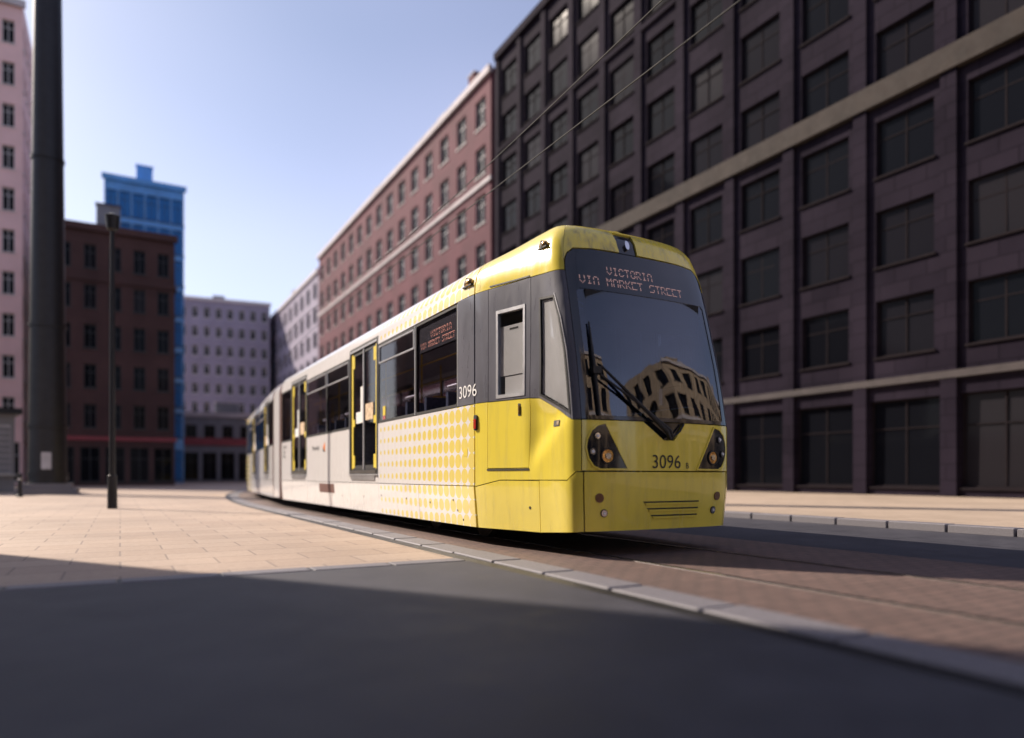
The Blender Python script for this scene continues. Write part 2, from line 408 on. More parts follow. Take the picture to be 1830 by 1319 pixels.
tram = empty('tram', (AX, NOSE, 0))
tag(tram, 'long yellow and white articulated tram running on rails, number 3096 on its front', 'tram')
NEAR, BOTH = [], []
YA = 15.5                          # articulation centre behind the nose
M2 = Matrix.Translation((0, YA, 0)) @ Matrix.Rotation(R(-5), 4, 'Z') @ Matrix.Diagonal((1, -1, 1, 1)) @ Matrix.Translation((0, -YA, 0))
MX = Matrix.Diagonal((-1, 1, 1, 1))
COPIES = []                        # (object, far side too, second car too)
ZL = [.3, .5, .75, .95, 1.1, 1.25, 1.4, 1.55, 1.75, 2.0, 2.25, 2.5, 2.75, 3.0, 3.26, 3.33, 3.4, 3.47, 3.53, 3.58, 3.62, 3.66, 3.70, 3.73, 3.755, 3.775]
def panel(name, outer, mat, holes=(), off=0., th=.035, parent=None, far=True, car2=True, fine=None, smooth=35, bevel=True):
    """a curved sheet of the body shell: outline in (run along the shell, height), with real thickness"""
    bm = bmesh.new(); edges = []
    for loop in [outer] + list(holes):
        vs_ = [bm.verts.new((a, b, 0)) for a, b in loop]
        edges += [bm.edges.new((vs_[i], vs_[(i + 1) % len(vs_)])) for i in range(len(vs_))]
    if len(holes) == 0: bm.faces.new([v for v in bm.verts])
    else: bmesh.ops.triangle_fill(bm, use_beauty=True, use_dissolve=False, edges=edges)
    qs = [v.co.x for v in bm.verts]; zs = [v.co.y for v in bm.verts]
    qa, qb, za, zb = min(qs), max(qs), min(zs), max(zs)
    step = fine or .075
    lines = [k * step for k in range(-int(3.4 / step), int(3.4 / step) + 1)]
    for l in lines:
        if qa + .004 < l < qb - .004:
            bmesh.ops.bisect_plane(bm, geom=bm.verts[:] + bm.edges[:] + bm.faces[:], plane_co=(l, 0, 0), plane_no=(1, 0, 0), dist=1e-5)
    zl = ZL if qa < 3.2 else [z for z in ZL if z < .8 or z > 3.2]
    if fine: zl = [k * fine for k in range(int(4 / fine))]
    for l in zl:
        if za + .004 < l < zb - .004:
            bmesh.ops.bisect_plane(bm, geom=bm.verts[:] + bm.edges[:] + bm.faces[:], plane_co=(0, l, 0), plane_no=(0, 1, 0), dist=1e-5)
    bmesh.ops.remove_doubles(bm, verts=bm.verts[:], dist=1e-5)
    bm.verts.ensure_lookup_table(); bm.verts.index_update()
    q = np.array([v.co.x for v in bm.verts]); z = np.array([v.co.y for v in bm.verts]); n = len(q)
    border = [e for e in bm.edges if len(e.link_faces) == 1]
    bv = set(v.index for e in border for v in e.verts)
    A = Pv(q, z, off); B = Pv(q, z, off - th)
    verts = list(A) + list(B); faces = []
    for f in bm.faces:
        ids = [v.index for v in f.verts]
        if f.normal.z > 0: ids = ids[::-1]
        faces.append(ids); faces.append([i + n for i in reversed(ids)])
    for e in border:
        a, b = e.verts[0].index, e.verts[1].index; faces.append((a, b, b + n, a + n))
    bm.free()
    me = bpy.data.meshes.new(name); me.from_pydata([tuple(v) for v in verts], [], faces); me.update()
    b2 = bmesh.new(); b2.from_mesh(me); bmesh.ops.recalc_face_normals(b2, faces=b2.faces[:]); b2.to_mesh(me); b2.free()
    me.materials.append(mat)
    me.polygons.foreach_set('use_smooth', [True] * len(me.polygons)); me.set_sharp_from_angle(angle=R(smooth))
    o = bpy.data.objects.new(name, me); C.objects.link(o); o.parent = parent or tram
    if parent is None: COPIES.append((o, far, car2))
    return o
def rect(q0, q1, z0, z1): return [(q0, z0), (q1, z0), (q1, z1), (q0, z1)]
def rrect(q0, q1, z0, z1, r, n=4):
    out = []
    for cx, cz, a0 in ((q1 - r, z0 + r, -90), (q1 - r, z1 - r, 0), (q0 + r, z1 - r, 90), (q0 + r, z0 + r, 180)):
        out += [(cx + r * math.cos(R(a0 + 90 * k / n)), cz + r * math.sin(R(a0 + 90 * k / n))) for k in range(n + 1)]
    return out
def circ(q, z, r, n=18): return [(q + r * math.cos(2 * math.pi * k / n), z + r * math.sin(2 * math.pi * k / n)) for k in range(n)]
def shrink(poly, d):
    c = Vector((sum(p[0] for p in poly) / len(poly), sum(p[1] for p in poly) / len(poly)))
    out = []; n = len(poly)
    ar = sum(poly[i][0] * poly[(i + 1) % n][1] - poly[(i + 1) % n][0] * poly[i][1] for i in range(n))
    sgn = 1 if ar > 0 else -1
    for i in range(n):
        a, b, e = Vector(poly[i - 1]), Vector(poly[i]), Vector(poly[(i + 1) % n])
        d1 = (b - a).normalized(); d2 = (e - b).normalized()
        n1 = Vector((-d1.y, d1.x)) * sgn; n2 = Vector((-d2.y, d2.x)) * sgn
        m = (n1 + n2).normalized(); k = d / max(.35, m.dot(n1))
        out.append((b.x + m.x * k, b.y + m.y * k))
    return out
GAP = .005
QJ = qy(2.055)

# ---- nose and cab
CAB_FLANK = [(QJ, .762), (2.47, .849), (1.18, .854), (1.06, .949), (1.0, .949), (1.0, 1.508), (1.10, 1.512), (1.69, 1.797), (1.868, 1.812), (1.893, .985), (2.735, .985), (2.735, 1.836), (QJ, 1.838)]
flank = panel('cab_flank', CAB_FLANK, M['yellow'], fine=.05)
panel('cab_skirt', [(QJ - .02, .222), (1.695, .238), (1.695, .838), (2.47, .838), (QJ, .750)], M['yellow'])
panel('corner_skirt', [(1.685, .238), (.98, .285), (.98, .938), (1.055, .938), (1.175, .843), (1.685, .843)], M['yellow'])
door = panel('cab_door', [(2.727, .995), (1.901, .995), (1.876, 1.814), (2.727, 1.832)], M['yellow'], fine=.05)
panel('door_sill', [(2.74, .962), (1.885, .962), (1.885, .983), (2.74, .983)], M['rubber'], off=.006, parent=door)
DW = [(2.545, 1.862), (1.955, 1.856), (1.885, 2.965), (2.525, 2.975)]
panel('cab_door_upper', [(2.712, 1.842), (1.872, 1.825), (1.75, 3.262), (2.690, 3.275)], M['band'], holes=[DW])
fr = panel('cab_window_frame', shrink(DW, .003), M['alu'], holes=[shrink(DW, .045)], off=.008, th=.05)
panel('pane', shrink(DW, .046), M['clear'], off=-.015, th=.006, parent=fr)
panel('blind', [(2.5, 2.14), (1.95, 2.14), (1.90, 2.76), (2.49, 2.76)], M['blind'], off=-.026, th=.006, parent=fr)
panel('lower_blind', [(2.40, 1.86), (1.95, 1.86), (1.95, 2.13), (2.40, 2.13)], M['blind'], off=-.035, th=.006, parent=fr)
panel('blind_handle', rect(2.09, 2.27, 2.705, 2.725), M['rubber'], off=-.022, th=.004, parent=fr)
panel('cab_pillar', [(QJ, 1.848), (2.722, 1.843), (2.70, 3.277), (QJ, 3.277)], M['band'])
QW = [(1.595, 2.985), (1.22, 2.965), (1.155, 2.7), (1.125, 2.33), (1.118, 1.57), (1.675, 1.83)]
panel('quarter_panel', [(1.862, 1.822), (1.695, 1.807), (1.107, 1.520), (1.0, 1.516), (1.0, 3.24), (1.07, 3.245), (1.74, 3.260)], M['band'], holes=[QW])
qw = panel('quarter_window', shrink(QW, .002), M['rubber'], holes=[shrink(QW, .026)], off=.004, th=.03)
panel('pane', shrink(QW, .027), M['clear'], off=-.004, th=.006, parent=qw)
panel('sky_reflection_sheet', shrink(QW, .035), M['blind'], off=-.022, th=.006, parent=qw)  # pale sheet standing in for sky reflected in the quarter pane
panel('trim', [(1.092, 1.52), (1.102, 1.52), (1.112, 2.33), (1.14, 2.7), (1.205, 2.98), (1.195, 2.985), (1.128, 2.7), (1.101, 2.33)], M['alu'], off=.006, th=.02, parent=qw)
panel('cab_vent', [(2.66, 3.30), (1.76, 3.275), (1.76, 3.292), (2.66, 3.318)], M['rubber'], off=.006, th=.02)
# windscreen
WSO = [(.993, 1.520), (.993, 3.24), (.985, 3.36), (.955, 3.455), (.88, 3.505), (.6, 3.52)]
WSO = WSO + [(mir(a), b) for a, b in reversed(WSO)]
WG = [(.90, 1.60), (.905, 1.56), (.90, 3.06)]
WG = [(.905, 1.565), (.895, 2.99), (.86, 3.03)]; WG = WG + [(mir(a), b) for a, b in reversed(WG)]
ws = panel('windscreen', WSO, M['black'], holes=[WG], far=False)
panel('glass', shrink(WG, -.004), M['wglass'], off=-.006, th=.006, parent=ws)
# brow and cab roof edge
BR = [(QJ, 3.286), (1.75, 3.272), (1.06, 3.252), (1.004, 3.25), (.997, 3.37), (.965, 3.465), (.885, 3.516), (.6, 3.531)]
top = [(QJ, 3.787)]
fb = [(1.0, 3.262), (.997, 3.37), (.965, 3.465), (.885, 3.516), (.6, 3.531)]
brow_l = fb + [(.195, 3.535), (.22, 3.60), (.25, 3.70), (-.10, 3.70), (-.10, 3.535)] + [(mir(a), b) for a, b in reversed(fb)] + [(mir(1.0), 3.725), (1.0, 3.725)]
brow = panel('brow', brow_l, M['dirty'], far=False)
panel('brow_ridge', [(1.0, 3.729), (mir(1.0), 3.729), (mir(1.0), 3.787), (1.0, 3.787)], M['yellow'], far=False)
panel('cab_cantrail', [(QJ, 3.286), (1.75, 3.272), (1.06, 3.252), (1.004, 3.25), (1.004, 3.787), (QJ, 3.787)], M['yellow'])
cm = panel('camera_recess', [(.192, 3.537), (.247, 3.697), (-.097, 3.697), (-.097, 3.537)], M['black'], off=-.02, far=False)
panel('camera_lens', circ(.05, 3.60, .035), M['chrome'], off=.01, th=.03, parent=cm)
# front panel, wiper recess, bumper
FP = [(.99, .955), (.99, 1.508), (.2, 1.510), (-.10, 1.306), (-.26, 1.306), (-.415, 1.510), (mir(.99), 1.508), (mir(.99), .955)]
fp = panel('front_panel', FP, M['yellow'], far=False)
panel('wiper_recess', [(.195, 1.516), (-.095, 1.312), (-.262, 1.312), (-.405, 1.516)], M['black'], off=-.03, parent=fp)
bump_o = panel('bumper', [(.965, .285), (.965, .940), (mir(.965), .940), (mir(.965), .285)], M['yellow'], far=False)
for k, (a, b, zz) in enumerate(((.2, -.66, .602), (.145, -.655, .525), (.085, -.645, .446))):
    panel('grille_slot', [(a, zz), (a - .02, zz - .012), (b, zz - .012), (b, zz + .004), (a, zz + .004)], M['rubber'], off=.003, th=.012, parent=bump_o)
    panel('slot_lip', [(a - .02, zz - .014), (b, zz - .014), (b, zz - .034), (a - .035, zz - .034)], M['yellow'], off=.014, th=.02, parent=bump_o)
def lamp(parent, q, z, r, body, lens, depth=.02):
    ring = panel('lamp_ring', circ(q, z, r), M['rubber'], holes=[circ(q, z, r * .82)], off=.012, th=.03, parent=parent)
    panel('lamp_lens', circ(q, z, r * .8), lens, off=.006, th=.02, parent=parent)
    if body: panel('lamp_core', circ(q, z, r * .38, 12), body, off=.016, th=.02, parent=parent)
HL = [(.718, 1.473), (.43, .978), (.787, .976), (.86, 1.01), (.915, 1.09), (.943, 1.206), (.93, 1.30), (.885, 1.39), (.81, 1.45)]
for s_ in (1, -1):
    sg = (lambda a: a) if s_ > 0 else mir
    poly = [(sg(a), b) for a, b in HL]
    hl = panel('headlight', shrink(poly, .004), M['black'], off=.010, th=.03, far=False)
    panel('headlight_rim', shrink(poly, -.014), M['yellow'], holes=[shrink(poly, .002)], off=.016, th=.03, parent=hl)
    for (lq, lz, lr, lm, core) in ((.813, 1.336, .042, 'chrome', 'decal_w'), (.872, 1.163, .042, 'chrome', 'decal_w'), (.690, 1.116, .088, 'amber', 'chrome')):
        ring = panel('lamp_ring', circ(sg(lq), lz, lr), M['rubber'], holes=[circ(sg(lq), lz, lr * .84)], off=.026, th=.02, parent=hl)
        panel('lamp_lens', circ(sg(lq), lz, lr * .82), M[lm], off=.018, th=.01, parent=hl)
        panel('lamp_bulb', circ(sg(lq), lz, lr * .4, 12), M[core], off=.030, th=.02, parent=hl)
    fl = panel('reflector', circ(sg(.789), .654, .052), M['brownlens'], off=.010, th=.02, far=False)
    fg = panel('fog_lamp', circ(sg(.734), .486, .045), M['rubber'], off=.010, th=.02, far=False)
    panel('lamp_lens', circ(sg(.734), .486, .036), M['chrome'], off=.014, th=.01, parent=fg)
    panel('lamp_bulb', circ(sg(.734), .486, .016, 10), M['decal_w'], off=.020, th=.01, parent=fg)
# small fittings on the cab flank
panel('red_marker', rrect(2.955, 3.025, 1.49, 1.69, .02), M['rubber'], off=.02, th=.03, far=True)
panel('red_lens', rrect(2.963, 3.017, 1.51, 1.64, .015), M['redlens'], off=.03, th=.02)
panel('door_handle', rrect(2.045, 2.095, 1.62, 1.77, .012), M['rubber'], off=.004, th=.02)
panel('door_grip', rrect(2.055, 2.075, 1.64, 1.75, .008), M['amber'], off=.016, th=.02)
lk = panel('lock_box', rrect(1.33, 1.47, 1.455, 1.525, .01), M['rubber'], off=.006, th=.02)
panel('lock_plate', rect(1.34, 1.40, 1.468, 1.512), M['amber'], off=.011, th=.02, parent=lk)
panel('fuel_cap', circ(1.88, .52, .018, 10), M['rubber'], off=.004, th=.02)
panel('warning_sticker', [(2.90, 3.40), (2.98, 3.40), (2.945, 3.50)], M['amber'], off=.002, th=.004)
panel('warning_plate', rect(2.90, 2.98, 3.31, 3.385), M['dyel'], off=.002, th=.004)
# lamp pods at the cantrail
for (pq, pz, sc, col) in ((3.23, 3.47, 1.0, 'amber'), (1.42, 3.57, .8, 'amber')):
    bm = bmesh.new(); bmesh.ops.create_icosphere(bm, subdivisions=2, radius=1)
    p = P1(pq, pz, .01)
    bmesh.ops.transform(bm, matrix=Matrix.Translation(p) @ Matrix.Diagonal((.045 * sc, .12 * sc, .065 * sc, 1)), verts=bm.verts)
    o = bm_obj('marker_pod', bm, M[col], tram, 60); COPIES.append((o, True, True))
    mbb = MB(); mbb.box(p.x - .03, p.x + .03, p.y - .13 * sc, p.y + .13 * sc, p.z - .055 * sc, p.z - .035 * sc)
    mbb.box(p.x - .035, p.x + .03, p.y - .015, p.y + .015, p.z - .06 * sc, p.z + .06 * sc)
    mbb.build('pod_bracket', M['rubber'], o)

# ---- passenger saloon, near side (copied to the far side and to the second car)
Y = qy
def side(name, y0, y1, z0, z1, mat, **k): return panel(name, rect(Y(y0), Y(y1), z0, z1), mat, **k)
side('side_panel', 2.088, 5.995, .767, 1.835, M['dots'])
for a, b in ((2.098, 4.05), (4.058, 6.0)): side('skirt_panel', a, b, .222, .757, M['dots'])
for a, b in ((6.008, 7.82), (7.828, 9.7), (9.708, 11.55), (11.558, 13.36), (13.368, 14.68)): side('skirt_panel', a, b, .222, .757, M['white'])
side('side_panel', 7.83, 11.54, .767, 1.835, M['white'])
side('side_panel', 13.38, 14.68, .767, 1.835, M['white'])
for a, b in ((6.008, 7.82), (11.558, 13.37)): side('threshold', a, b, .767, .90, M['white'])
pil = side('number_pillar', 2.088, 2.575, 1.846, 3.277, M['band'])
# cantrail with the door heads cut in
D1, D2 = (6.02, 7.80), (11.57, 13.35)
ca = [(Y(2.088), 3.287), (Y(6.003), 3.262), (Y(6.003), 3.425), (Y(6.03), 3.425)]
panel('cantrail', [(Y(2.088), 3.287), (Y(6.003), 3.262), (Y(6.003), 3.787), (Y(2.088), 3.787)], M['dots'])
panel('cantrail', [(Y(6.008), 3.425), (Y(7.81), 3.425), (Y(7.81), 3.262), (Y(11.56), 3.262), (Y(11.56), 3.425), (Y(13.36), 3.425), (Y(13.36), 3.262), (Y(14.68), 3.262), (Y(14.68), 3.787), (Y(6.008), 3.787)], M['white'])
def window(y0, y1, hopper=False):
    q0, q1 = Y(y0), Y(y1)
    f = panel('window_frame', rect(q0, q1, 1.846, 3.258), M['rubber'], holes=[rrect(q0 + .035, q1 - .035, 1.885, 3.225, .04)], off=-.004, th=.05)
    panel('pane', rrect(q0 + .034, q1 - .034, 1.884, 3.226, .04), M['glass'], off=-.012, th=.006, parent=f)
    if hopper:
        panel('hopper_frame', rrect(q0 + .04, q1 - .04, 2.90, 3.215, .02), M['alu'], holes=[rrect(q0 + .066, q1 - .066, 2.926, 3.189, .015)], off=.006, th=.03, parent=f)
    return f
wB = window(2.585, 4.17); wA = window(4.185, 5.99, True)
w3 = window(7.83, 9.62, True); w4 = window(9.63, 11.54, True); w5 = window(13.38, 14.66)
panel('window_trim', rect(Y(4.165), Y(4.19), 1.85, 3.25), M['alu'], off=.004, th=.03)
panel('window_trim', rect(Y(2.565), Y(2.578), 1.85, 3.26), M['alu'], off=.003, th=.03)
def sdoor(d):
    q0, q1 = Y(d[0]), Y(d[1]); qm = (q0 + q1) / 2
    fr = panel('passenger_door', rect(q0, q1, .93, 3.415), M['rubber'], holes=[rect(q0 + .07, q1 - .07, 1.01, 3.335)], off=.002, th=.07)
    panel('head_trim', rect(q0 + .06, q1 - .06, 3.335, 3.37), M['alu'], off=.008, th=.02, parent=fr)
    for a, b, outer in ((q0 + .075, qm - .006, 0), (qm + .006, q1 - .075, 1)):
        panel('door_leaf', rect(a, b, 1.015, 3.33), M['rubber'], holes=[rrect(a + .05, b - .05, 1.10, 3.26, .03)], off=-.025, th=.03, parent=fr)
        panel('pane', rrect(a + .049, b - .049, 1.099, 3.261, .03), M['doorglass'], off=-.034, th=.006, parent=fr)
        e = (a, a + .13) if not outer else (b - .13, b)
        panel('yellow_edge', rect(e[0] + .01, e[1] - .035, 1.03, 3.31), M['dyel'], off=-.018, th=.01, parent=fr)
        for zz in (1.05, 1.87, 3.02):
            w_ = .22
            s0 = (a + .10, a + w_) if not outer else (b - w_, b - .10)
            panel('yellow_tab', rect(s0[0], s0[1], zz, zz + .25 if zz > 3 or zz < 1.5 else zz + .14), M['dyel'], off=-.019, th=.01, parent=fr)
    panel('meeting_strip', rect(qm - .028, qm + .028, 1.0, 3.335), M['alu'], off=-.008, th=.02, parent=fr)
    panel('notice', rect(qm + .05, qm + .22, 2.13, 2.62), M['poster_w'], off=-.024, th=.004, parent=fr)
    panel('notice', rect(qm + .07, qm + .50, 1.92, 2.14), M['poster_w'], off=-.020, th=.004, parent=fr)
    panel('notice', rect(qm - .56, qm - .10, 1.95, 2.26), M['poster_t'], off=-.020, th=.004, parent=fr)
    panel('door_step', rect(q0 + .08, q1 - .08, .945, 1.005), M['rust'], off=.012, th=.05, parent=fr)
    panel('step_lip', rect(q0 - .01, q1 + .01, .905, .93), M['alu'], off=.03, th=.05, parent=fr)
    panel('step_rubber', rect(q0 + .15, q1 - .15, .82, .90), M['steel'], off=.02, th=.03, parent=fr)
    return fr
sdoor(D1); sdoor(D2)
for (yy, zz) in ((2.75, .56), (2.62, .42), (2.45, .3), (3.6, .5), (4.6, .53), (5.85, .55), (6.9, .5), (8.4, .48), (9.2, .49)):
    panel('skirt_bolt', circ(Y(yy), zz, .016, 8), M['rubber'], off=.003, th=.01)
panel('yellow_tag', rect(Y(2.26), Y(2.38), 1.16, 1.26), M['dyel'], off=.003, th=.005)
panel('skirt_plate', rect(Y(9.0), Y(10.3), .52, .72), M['bellows'], off=.003, th=.01, car2=False)
panel('window_sticker', rect(Y(5.62), Y(5.75), 1.96, 2.12), M['dyel'], off=-.006, th=.003)
panel('window_sticker', rect(Y(5.62), Y(5.75), 1.89, 1.955), M['redlens'], off=-.006, th=.003)
# ---- roof
def roof(y_end):
    q = np.concatenate([np.arange(0, 3.3, .06), np.arange(3.3, qy(y_end) + K, .8), [qy(y_end) + K]])
    e = Pv(q - K, np.full_like(q, 3.786), -.01)
    rings = []; ns = 8
    for k in range(ns + 1):
        s = k / ns; zz = e[:, 2] + (.055) * (1 - (1 - s) ** 2)
        rings.append(np.stack([e[:, 0] * (1 - s), e[:, 1], zz], -1))
    v = np.concatenate(rings); n = len(q); f = []
    for k in range(ns):
        for i in range(n - 1): f.append((k * n + i, k * n + i + 1, (k + 1) * n + i + 1, (k + 1) * n + i))
    return v, f, n
v, f, n = roof(14.68)
cut = 2.055
fy = [ff for ff in f if v[ff[0]][1] < cut]; fw = [ff for ff in f if v[ff[0]][1] >= cut]
for nm, fl_, mt in (('cab_roof', fy, M['yellow']), ('saloon_roof', fw, M['roofgrey'])):
    N = len(v); bm = bmesh.new()
    for sgn in (1, -1):
        ids = {}
        for ff in fl_:
            for i in ff:
                if i not in ids: ids[i] = bm.verts.new((sgn * v[i][0], v[i][1], v[i][2]))
            try: bm.faces.new([ids[i] for i in (ff if sgn > 0 else reversed(ff))])
            except ValueError: pass
    bmesh.ops.remove_doubles(bm, verts=bm.verts[:], dist=1e-4)
    o = bm_obj(nm, bm, mt, tram, 40); COPIES.append((o, False, True))
for (a, b) in ((4.0, 6.4), (8.6, 11.2)):
    m_ = MB().box(-.62, .62, a, b, 3.80, 4.0); m_.box(-.55, .55, a + .1, b - .1, 4.0, 4.05)
    o = m_.build('roof_unit', M['roofgrey'], tram); COPIES.append((o, False, True))
# ---- floor, underframe, bulkheads, interior
def inside(name, m_, mat, car2=True, parent=None):
    o = m_.build(name, mat, parent or tram)
    if parent is None: COPIES.append((o, False, car2))
    return o
inside('floor', MB().box(-1.22, 1.22, 2.3, 14.6, .86, .93).box(-.95, .95, .55, 2.3, .86, .93), M['floorm'])
inside('underframe', MB().box(-1.12, 1.12, 2.2, 14.6, .20, .85).box(-.85, .85, .5, 2.2, .30, .85), M['under'])
inside('ceiling', MB().box(-1.18, 1.18, 2.4, 14.6, 3.30, 3.34), M['interior'])
inside('bulkhead', MB().box(-1.2, -.4, 2.44, 2.50, .93, 3.3).box(.4, 1.2, 2.44, 2.50, .93, 3.3).box(-.4, .4, 2.44, 2.50, 2.75, 3.3).box(-.4, .4, 2.455, 2.485, .93, 1.9), M['interior'])
inside('dashboard', MB().box(-.85, .85, .22, .75, 1.0, 1.46).box(-.35, .35, .5, .75, 1.46, 1.56), M['under'])
inside('driver_seat', MB().box(-.27, .27, 1.45, 1.95, 1.25, 1.38).box(-.27, .27, 1.90, 2.02, 1.38, 2.05).box(-.15, .15, 1.91, 2.0, 2.07, 2.28), M['seat'])
inside('sun_visor', MB().box(-.86, .86, .34, .37, 2.62, 3.02), M['under'])
for sx in (-1, 1):
    for k, yy in enumerate((2.9, 3.75, 4.6, 5.35, 8.3, 9.1, 9.9, 10.7, 11.2, 13.8)):
        m_ = MB()
        m_.box(sx * .82 - .43, sx * .82 + .43, yy, yy + .42, 1.32, 1.42)
        for h_ in (-.22, .22): m_.box(sx * .82 + h_ - .20, sx * .82 + h_ + .20, yy + .40, yy + .49, 1.425, 2.14)
        st = inside('passenger_seat', m_, M['seat'])
    for yy in (5.9, 7.9, 11.5, 13.4):
        inside('grab_pole', MB().tube([(sx * .62, yy, .93), (sx * .62, yy, 3.3)], .017, 8), M['pole'])
    for yy in (3.38, 4.23, 8.78, 9.58, 10.38):
        inside('seat_grab', MB().tube([(sx * 1.15, yy, 1.9), (sx * 1.15, yy, 2.12), (sx * 1.06, yy, 2.17), (sx * .45, yy, 2.17), (sx * .36, yy, 2.1), (sx * .36, yy, 1.9)], .014, 6), M['pole'])
    inside('ceiling_rail', MB().tube([(sx * .55, 2.6, 2.95), (sx * .55, 14.5, 2.95)], .014, 6), M['pole'])
for (x0, x1, z0, z1, mt) in ((-1.2, -1.06, 2.05, 2.27, 'poster_r'), (-.98, -.93, 2.02, 2.27, 'poster_w'), (-.86, -.70, 2.02, 2.24, 'poster_r'), (-.64, -.5, 2.02, 2.25, 'poster_w')):
    o = MB().box(x0, x1, 2.503, 2.507, z0, z1).build('notice', M[mt], tram)
# side seat rims (pale shells against the glass)
for yy in (2.68, 4.42, 8.05, 9.95):
    o = MB().tube([(-1.27, yy, 1.75), (-1.27, yy + .04, 2.14), (-1.27, yy + .12, 2.20), (-1.27, yy + .55, 2.20)], .024, 6).build('draught_screen', M['alu'], tram)
# ---- bogies
for yy in (3.0, 4.8):
    for sx in (-1, 1):
        bm = bmesh.new(); bmesh.ops.create_cone(bm, cap_ends=True, segments=28, radius1=.33, radius2=.33, depth=.12)
        bmesh.ops.transform(bm, matrix=Matrix.Translation((sx * .74, yy, .335)) @ Matrix.Rotation(R(90), 4, 'Y'), verts=bm.verts)
        o = bm_obj('wheel', bm, M['rust'], tram, 40); COPIES.append((o, False, True))
# ---- lettering
def text_mesh(body, size, shear=0., sx=1.):
    cu = bpy.data.curves.new('t', 'FONT'); cu.body = body; cu.size = size; cu.resolution_u = 4
    to = bpy.data.objects.new('t', cu); C.objects.link(to)
    bpy.context.view_layer.update()
    dg = bpy.context.evaluated_depsgraph_get(); me = bpy.data.meshes.new_from_object(to.evaluated_get(dg))
    C.objects.unlink(to); bpy.data.objects.remove(to); bpy.data.curves.remove(cu)
    return me
def lettering(name, body, size, q0, z0, mat, off=.005, sx=1., slope=0., parent=None):
    me = text_mesh(body, size)
    co = np.array([v.co[:] for v in me.vertices]); x = co[:, 0] * sx
    pts_ = Pv(q0 - x, z0 + co[:, 1] + slope * x, off)
    for v_, p in zip(me.vertices, pts_): v_.co = Vector(p)
    me.name = name; me.materials.clear(); me.materials.append(mat); me.update()
    o = bpy.data.objects.new(name, me); C.objects.link(o); o.parent = parent or tram; return o
lettering('fleet_number', '3096', .222, .085, .985, M['decal_k'], sx=1.0)
lettering('fleet_letter', 'B', .095, -.43, .985, M['decal_k'])
lettering('fleet_number', '3096', .235, 3.49, 1.945, M['decal_w'], off=.006, sx=1.12)
lettering('maker_lettering', 'Metrolink', .15, Y(10.95), 1.50, M['decal_k'], sx=1.15)
panel('maker_emblem', [(Y(9.93), 1.56), (Y(9.75), 1.66), (Y(9.75), 1.44)], M['decal_o'], off=.004, th=.004, car2=False, far=False)
panel('maker_emblem', [(Y(9.93), 1.56), (Y(9.93), 1.45), (Y(9.77), 1.44)], M['decal_k'], off=.004, th=.004, car2=False, far=False)
for zz, tx in ((1.66, '3096 A'), (1.52, '1030'), (1.40, '3096')):
    lettering('coach_data', tx, .11, Y(14.45), zz, M['decal_k'], sx=1.6)
FONT = {'V': ('10001', '10001', '10001', '10001', '10001', '01010', '00100'), 'I': ('01110', '00100', '00100', '00100', '00100', '00100', '01110'),
        'C': ('01110', '10001', '10000', '10000', '10000', '10001', '01110'), 'T': ('11111', '00100', '00100', '00100', '00100', '00100', '00100'),
        'O': ('01110', '10001', '10001', '10001', '10001', '10001', '01110'), 'R': ('11110', '10001', '10001', '11110', '10100', '10010', '10001'),
        'A': ('01110', '10001', '10001', '11111', '10001', '10001', '10001'), 'M': ('10001', '11011', '10101', '10101', '10001', '10001', '10001'),
        'K': ('10001', '10010', '10100', '11000', '10100', '10010', '10001'), 'E': ('11111', '10000', '10000', '11110', '10000', '10000', '11111'),
        'S': ('01111', '10000', '10000', '01110', '00001', '00001', '11110'), ' ': ('00000',) * 7}
def led_text(name, body, q0, z0, pitch, pz, off, mat, skip=(), rad=.4, slope=0.):
    cells = []; col = 0
    for ch in body:
        g = FONT[ch]
        for r_, row in enumerate(g):
            if r_ in skip: continue
            for c_, b in enumerate(row):
                if b == '1': cells.append((q0 - (col + c_) * pitch, z0 + (6 - r_) * pz + slope * (col + c_) * pitch))
        col += 6
    q = np.array([c[0] for c in cells]); z = np.array([c[1] for c in cells]); vs_, fs = [], []
    r = min(pitch, pz) * rad
    ring = [(math.cos(2 * math.pi * k / 6) * r, math.sin(2 * math.pi * k / 6) * r) for k in range(6)]
    for k, (a, b) in enumerate(ring): vs_.append(Pv(q + a, z + b, off))
    n = len(q); allv = np.concatenate(vs_)
    fs = [tuple(k * n + i for k in reversed(range(6))) for i in range(n)]
    o = mesh_obj(name, allv, fs, mat, tram); o['kind'] = 'stuff'; return o
led_text('led_line', 'VICTORIA', .43, 3.245, .0148, .0145, .004, M['led'], skip=(3,), rad=.44)
led_text('led_line', 'VIA MARKET STREET', .83, 3.10, .0155, .0145, .004, M['led'], skip=(3,), rad=.44)
led_text('side_led_line', 'VICTORIA', Y(3.6), 2.98, .016, .014, -.03, M['sled'], skip=(3,), rad=.44)
led_text('side_led_line', 'VIA MARKET STREET', Y(4.0), 2.85, .0125, .013, -.03, M['sled'], skip=(3,), rad=.44)
panel('side_display', rect(Y(2.64), Y(4.1), 2.80, 3.20), M['rubber'], off=-.04, th=.06)
